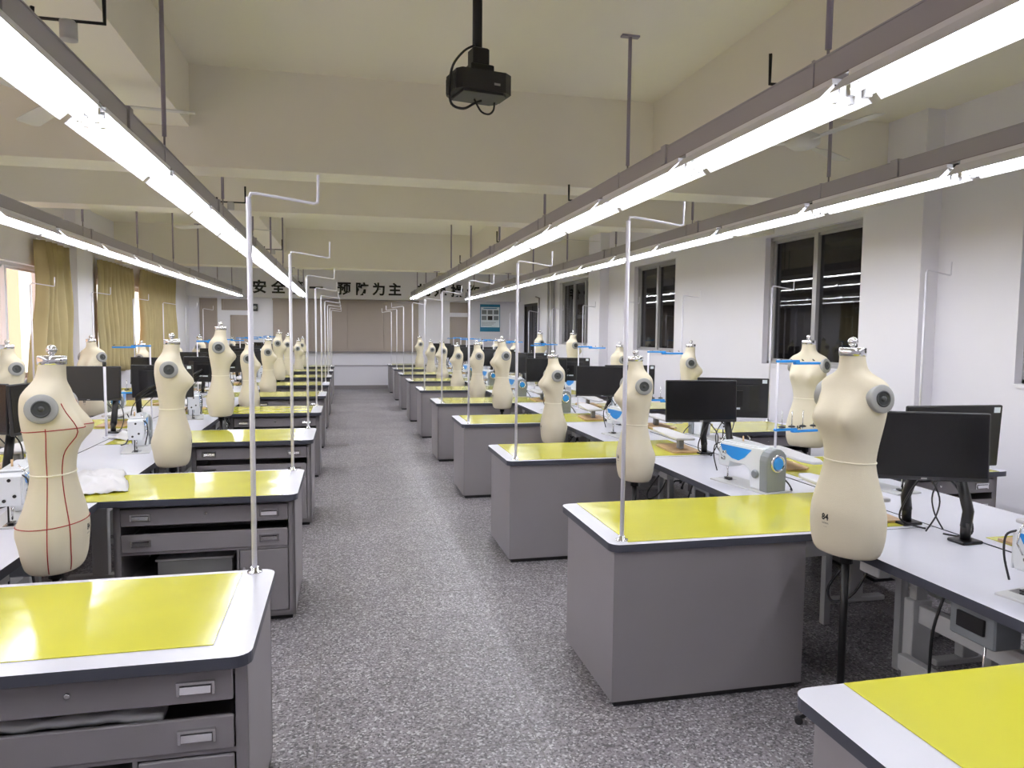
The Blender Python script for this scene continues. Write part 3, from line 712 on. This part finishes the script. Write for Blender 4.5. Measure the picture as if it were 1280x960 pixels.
def board_proto():
    t = thing('sleeve_board', 'x', 'ironing board')
    MB().prism([(-.12, -.16), (.12, -.16), (.12, .22), (.08, .26), (-.08, .26), (-.12, .22)], 0, .012).obj('wooden_base', 'wood', t)
    m = MB(); m.cbox(-.02, .02, -.03, .03, .012, .09, .004); m.box(-.045, .045, -.05, .05, .085, .092); m.obj('bracket', 'mgrey', t)
    m = MB(); m.prism([(-.075, -.12), (.075, -.12), (.085, .0), (.07, .45), (.035, .55), (-.035, .55), (-.07, .45), (-.085, .0)], .092, .112)
    o = m.obj('padded_board', 'fabric', t); b = o.modifiers.new('b', 'BEVEL'); b.width = .007; b.segments = 2
    return Proto(t)
DESK = desk_proto(); TABLE = table_proto(); MATO = mat_proto(); FORM = Proto(form_proto(False)); POLE = pole_proto()
MON = monitor_proto(radians(-24)); MON2 = monitor_proto(radians(-4)); MACH = machine_proto(); THR = thread_proto(); BRD = board_proto()
TAPED = form_proto(True)

def forn(k): return k
tops = {'RA': [None, 1.667, 1.558, 1.50, 1.617, 1.54, 1.467, 1.498, 1.472, 1.56],
        'LB': [1.606, 1.645, 1.741, 1.555, 1.572, 1.667, 1.603, 1.47, 1.5],
        'RB': [None, 1.672, 1.60, 1.55, 1.70, 1.70, 1.5, 1.5, 1.5],
        'LA': [1.6, 1.6, 1.567, 1.59, 1.50, 1.5, 1.56, 1.5, 1.5]}
xs = {'RA': [None, 2.04, 1.955, 1.968, 1.905, 1.966, 1.974, 1.97, 1.976, 1.92], 'LB': [-1.15, -1.153, -1.165, -1.16, -1.144, -1.165, -1.16, -1.077, -1.1]}
mused = False
for row in ('RA', 'LB', 'RB', 'LA'):
    xe, d, y0, ks, nm = ROWS[row]; rz = 0 if d > 0 else pi; rd = random.Random(ord(row[0])*7+ord(row[1]))
    for i, k in enumerate(ks):
        on = ORD[i]; at = (xe, y0+P*k, 0)
        DESK.put(at, rz, 'grey steel drawer desk, %s from the camera in the row %s' % (on, nm), 'drawer desks in the row %s' % nm)
        lab = 'glossy yellow cutting mat on the %s desk of the row %s' % (on, nm)
        mo = MATO if not mused else MATO.copy()
        if mused: COL.objects.link(mo)
        mused = True
        skew = {('RA', -1): .06, ('RA', 0): -.01, ('LB', 0): .02}.get((row, k), rd.uniform(-.02, .02))
        mo.location = (xe+d*(skew), y0+P*k, 0); mo.rotation_euler = (0, 0, rz+(radians(0) if (row, k) != ('LB', 0) else radians(.4)))
        if (row, k) == ('LB', 0): mo.scale = (1, .885, 1)
        tag(mo, lab, 'mat', 'yellow cutting mats on the desks %s' % nm)
        hid = (row in ('RB', 'LA') and k > 7)
        # poles
        fl_ = rz
        if row == 'RA': ar = 0 if k < 6 else pi
        elif row == 'LB': ar = 0
        else: ar = 0
        if not (row == 'RA' and k == -1):
            px_, py_, _ = loc(row, k, .075, .075 if row[1] == 'A' else .03)
            POLE.put((px_, py_, ZTOP), ar+radians(rd.uniform(-6, 6)), 'white upright pole with a bent arm on the %s desk %s' % (on, nm), 'bent arm poles of the desks %s' % nm)
        # sewing table: rows A at +v of every desk, B too
        last = (k == ks[-1])
        if not (last and d > 0):
            TABLE.put(at, rz, 'white sewing table with dark edge, %s from the camera, %s' % (on, nm), 'sewing tables in the row %s' % nm)
            mz = 0 if d > 0 else pi
            mx, my, _ = loc(row, k, 1.31, DD+.025)
            MACH.put((mx, my, ZTOP), rz+radians(9+rd.uniform(-2, 2)), 'white and blue industrial sewing machine on the %s sewing table %s' % (on, nm), 'sewing machines in the row %s' % nm)
            tx, ty, _ = loc(row, k, 1.62, 1.30)
            if {'RA': True, 'LB': k in (3, 5, 7), 'RB': k >= 4, 'LA': k >= 3}[row]: THR.put((tx, ty, ZTOP), rz+radians(rd.uniform(-8, 8)), 'white thread stand with blue bars on the %s sewing table %s' % (on, nm), 'thread stands in the row %s' % nm)
            bx, by, _ = loc(row, k, 1.585, 1.83)
            if row == 'RB': bx -= .17
            (MON if (i % 2 == 0) else MON2).put((bx, by, ZTOP), rz+radians(-78 if (row, k) == ('LB', 2) else rd.uniform(-4, 4)), 'black monitor on a desk arm at the %s sewing table %s' % (on, nm), 'monitors in the row %s' % nm)
        sx_, sy_, _ = loc(row, k, 1.45, .25)
        if not (row == 'RA' and k == -1) and not (row == 'LB' and k < 3) and k < 8:
            BRD.put((sx_, sy_, ZTOP+.004), rz+radians(rd.uniform(-12, 8)), 'white padded sleeve board on a wooden base, on the %s desk %s' % (on, nm), 'sleeve boards on the desks %s' % nm)
        tz = tops[row][i]
        if tz:
            fx = xs[row][i] if row in xs else loc(row, k, .82, 0)[0]
            fy = loc(row, k, 0, -.33)[1]
            ang = {'RA': -90+5, 'LB': 90, 'RB': 90, 'LA': -90}[row]
            if (row, k) == ('RA', 0): ang = -81
            if (row, k) == ('RB', 1): ang = -55
            if (row, k) == ('RB', 2): ang = 72
            if (row, k) == ('LA', 3): ang = -30
            if (row, k) in (('LA', 2),): ang = -48
            ang = radians(ang+rd.uniform(-6, 6))
            s = .945; zb = tz-.949*s
            names = 'cream canvas dress form on a black stand, %s in the row %s' % (on if row != 'RA' else ORD[i-1], nm)
            if (row, k) == ('LB', 0):
                r = TAPED; r.location = (fx, fy, zb); r.rotation_euler = (0, 0, ang); r.scale = (s, s, s)
                tag(r, 'cream dress form marked with red tape lines, front left', group='dress forms in the row %s' % nm)
            else:
                if (row, k) == ('RA', 0): names = 'cream dress form stamped 84, nearest the camera, right of the aisle'
                r = FORM.put((fx, fy, zb), ang, names, 'dress forms in the row %s' % nm, (s, s, s))
            # telescoping stand: lower parts slide so the feet stand on the floor
            dz = (zb-.76*s)/s
            for c in r.children:
                b = c.name.split('.')[0]
                if b == 'foot': c.location.z = -dz
                elif b == 'stand_pole':
                    c.scale.z = 1+dz/.70 if dz > -.6 else 1

# loose things -----------------------------------------------------
def wrinkled(name, lab, cat, cx, cy, sx, sy, h, seed, rz=0, m_='fabric'):
    def f(i, j):
        u = i/28; v = j/22
        e = min(u, 1-u, v, 1-v)*5; e = max(0, min(1, e))
        q = noise.noise((u*3.2+seed, v*3.2, seed)); q2 = noise.noise((u*9+seed, v*9, 2*seed)); jx = .03*noise.noise((u*4, v*4, seed+9))
        return ((u-.5)*sx+jx, (v-.5)*sy+jx*.8, .003+max(0, h*(.25+abs(q)*1.3)*e+abs(q2)*h*.3))
    o = MB().grid(f, 29, 23).obj(name, m_, None, (cx, cy, ZTOP+.001), rz); s = o.modifiers.new('th', 'SOLIDIFY'); s.thickness = .002; s.offset = 1
    return tag(o, lab, cat)
wrinkled('crumpled_cloth', 'crumpled off-white cloth on the yellow mat beside the red-taped dress form', 'cloth', -1.5, 4.72, .42, .72, .07, 3.1, .3)
wrinkled('crumpled_cloth', 'crumpled white cloth under the bent monitor arm on the left side', 'cloth', -1.66, 6.66, .4, .42, .08, 8.2, .9)
o = thing('thread_post', 'white upright post with a black tip behind the second dress form left of the aisle', 'post', (-1.97, 6.72, ZTOP))
MB().lathe([(.03, 0), (.03, .006), (.012, .01)], 14).obj('base', 'white_steel', o)
MB().tube([(0, 0, .005), (0, 0, .60)], .011, 10).obj('pole', 'white_steel', o); MB().tube([(0, 0, .60), (0, 0, .64)], .016, 10).obj('tip', 'black', o)
# cloth inside the near drawer and box in the second desk's shelf
o = MB().grid(lambda i, j: (.03*i, .03*j, .02*noise.noise((i*.4, j*.5, 2))+.03), 20, 10).obj('folded_cloth', 'fabric', None, (-1.1, 2.24, .52)); s = o.modifiers.new('th', 'SOLIDIFY'); s.thickness = .02
tag(o, 'pale folded cloth in the half-open drawer of the near left desk', 'cloth')
bx = thing('storage_box', 'grey lidded box in the open shelf of the second left desk', 'box', (-.85, 4.55, .252))
MB().cbox(-.2, .2, -.14, .14, 0, .10, .004).obj('box_body', 'disc', bx); MB().cbox(-.21, .21, -.15, .15, .10, .112, .003).obj('lid', 'leg', bx)
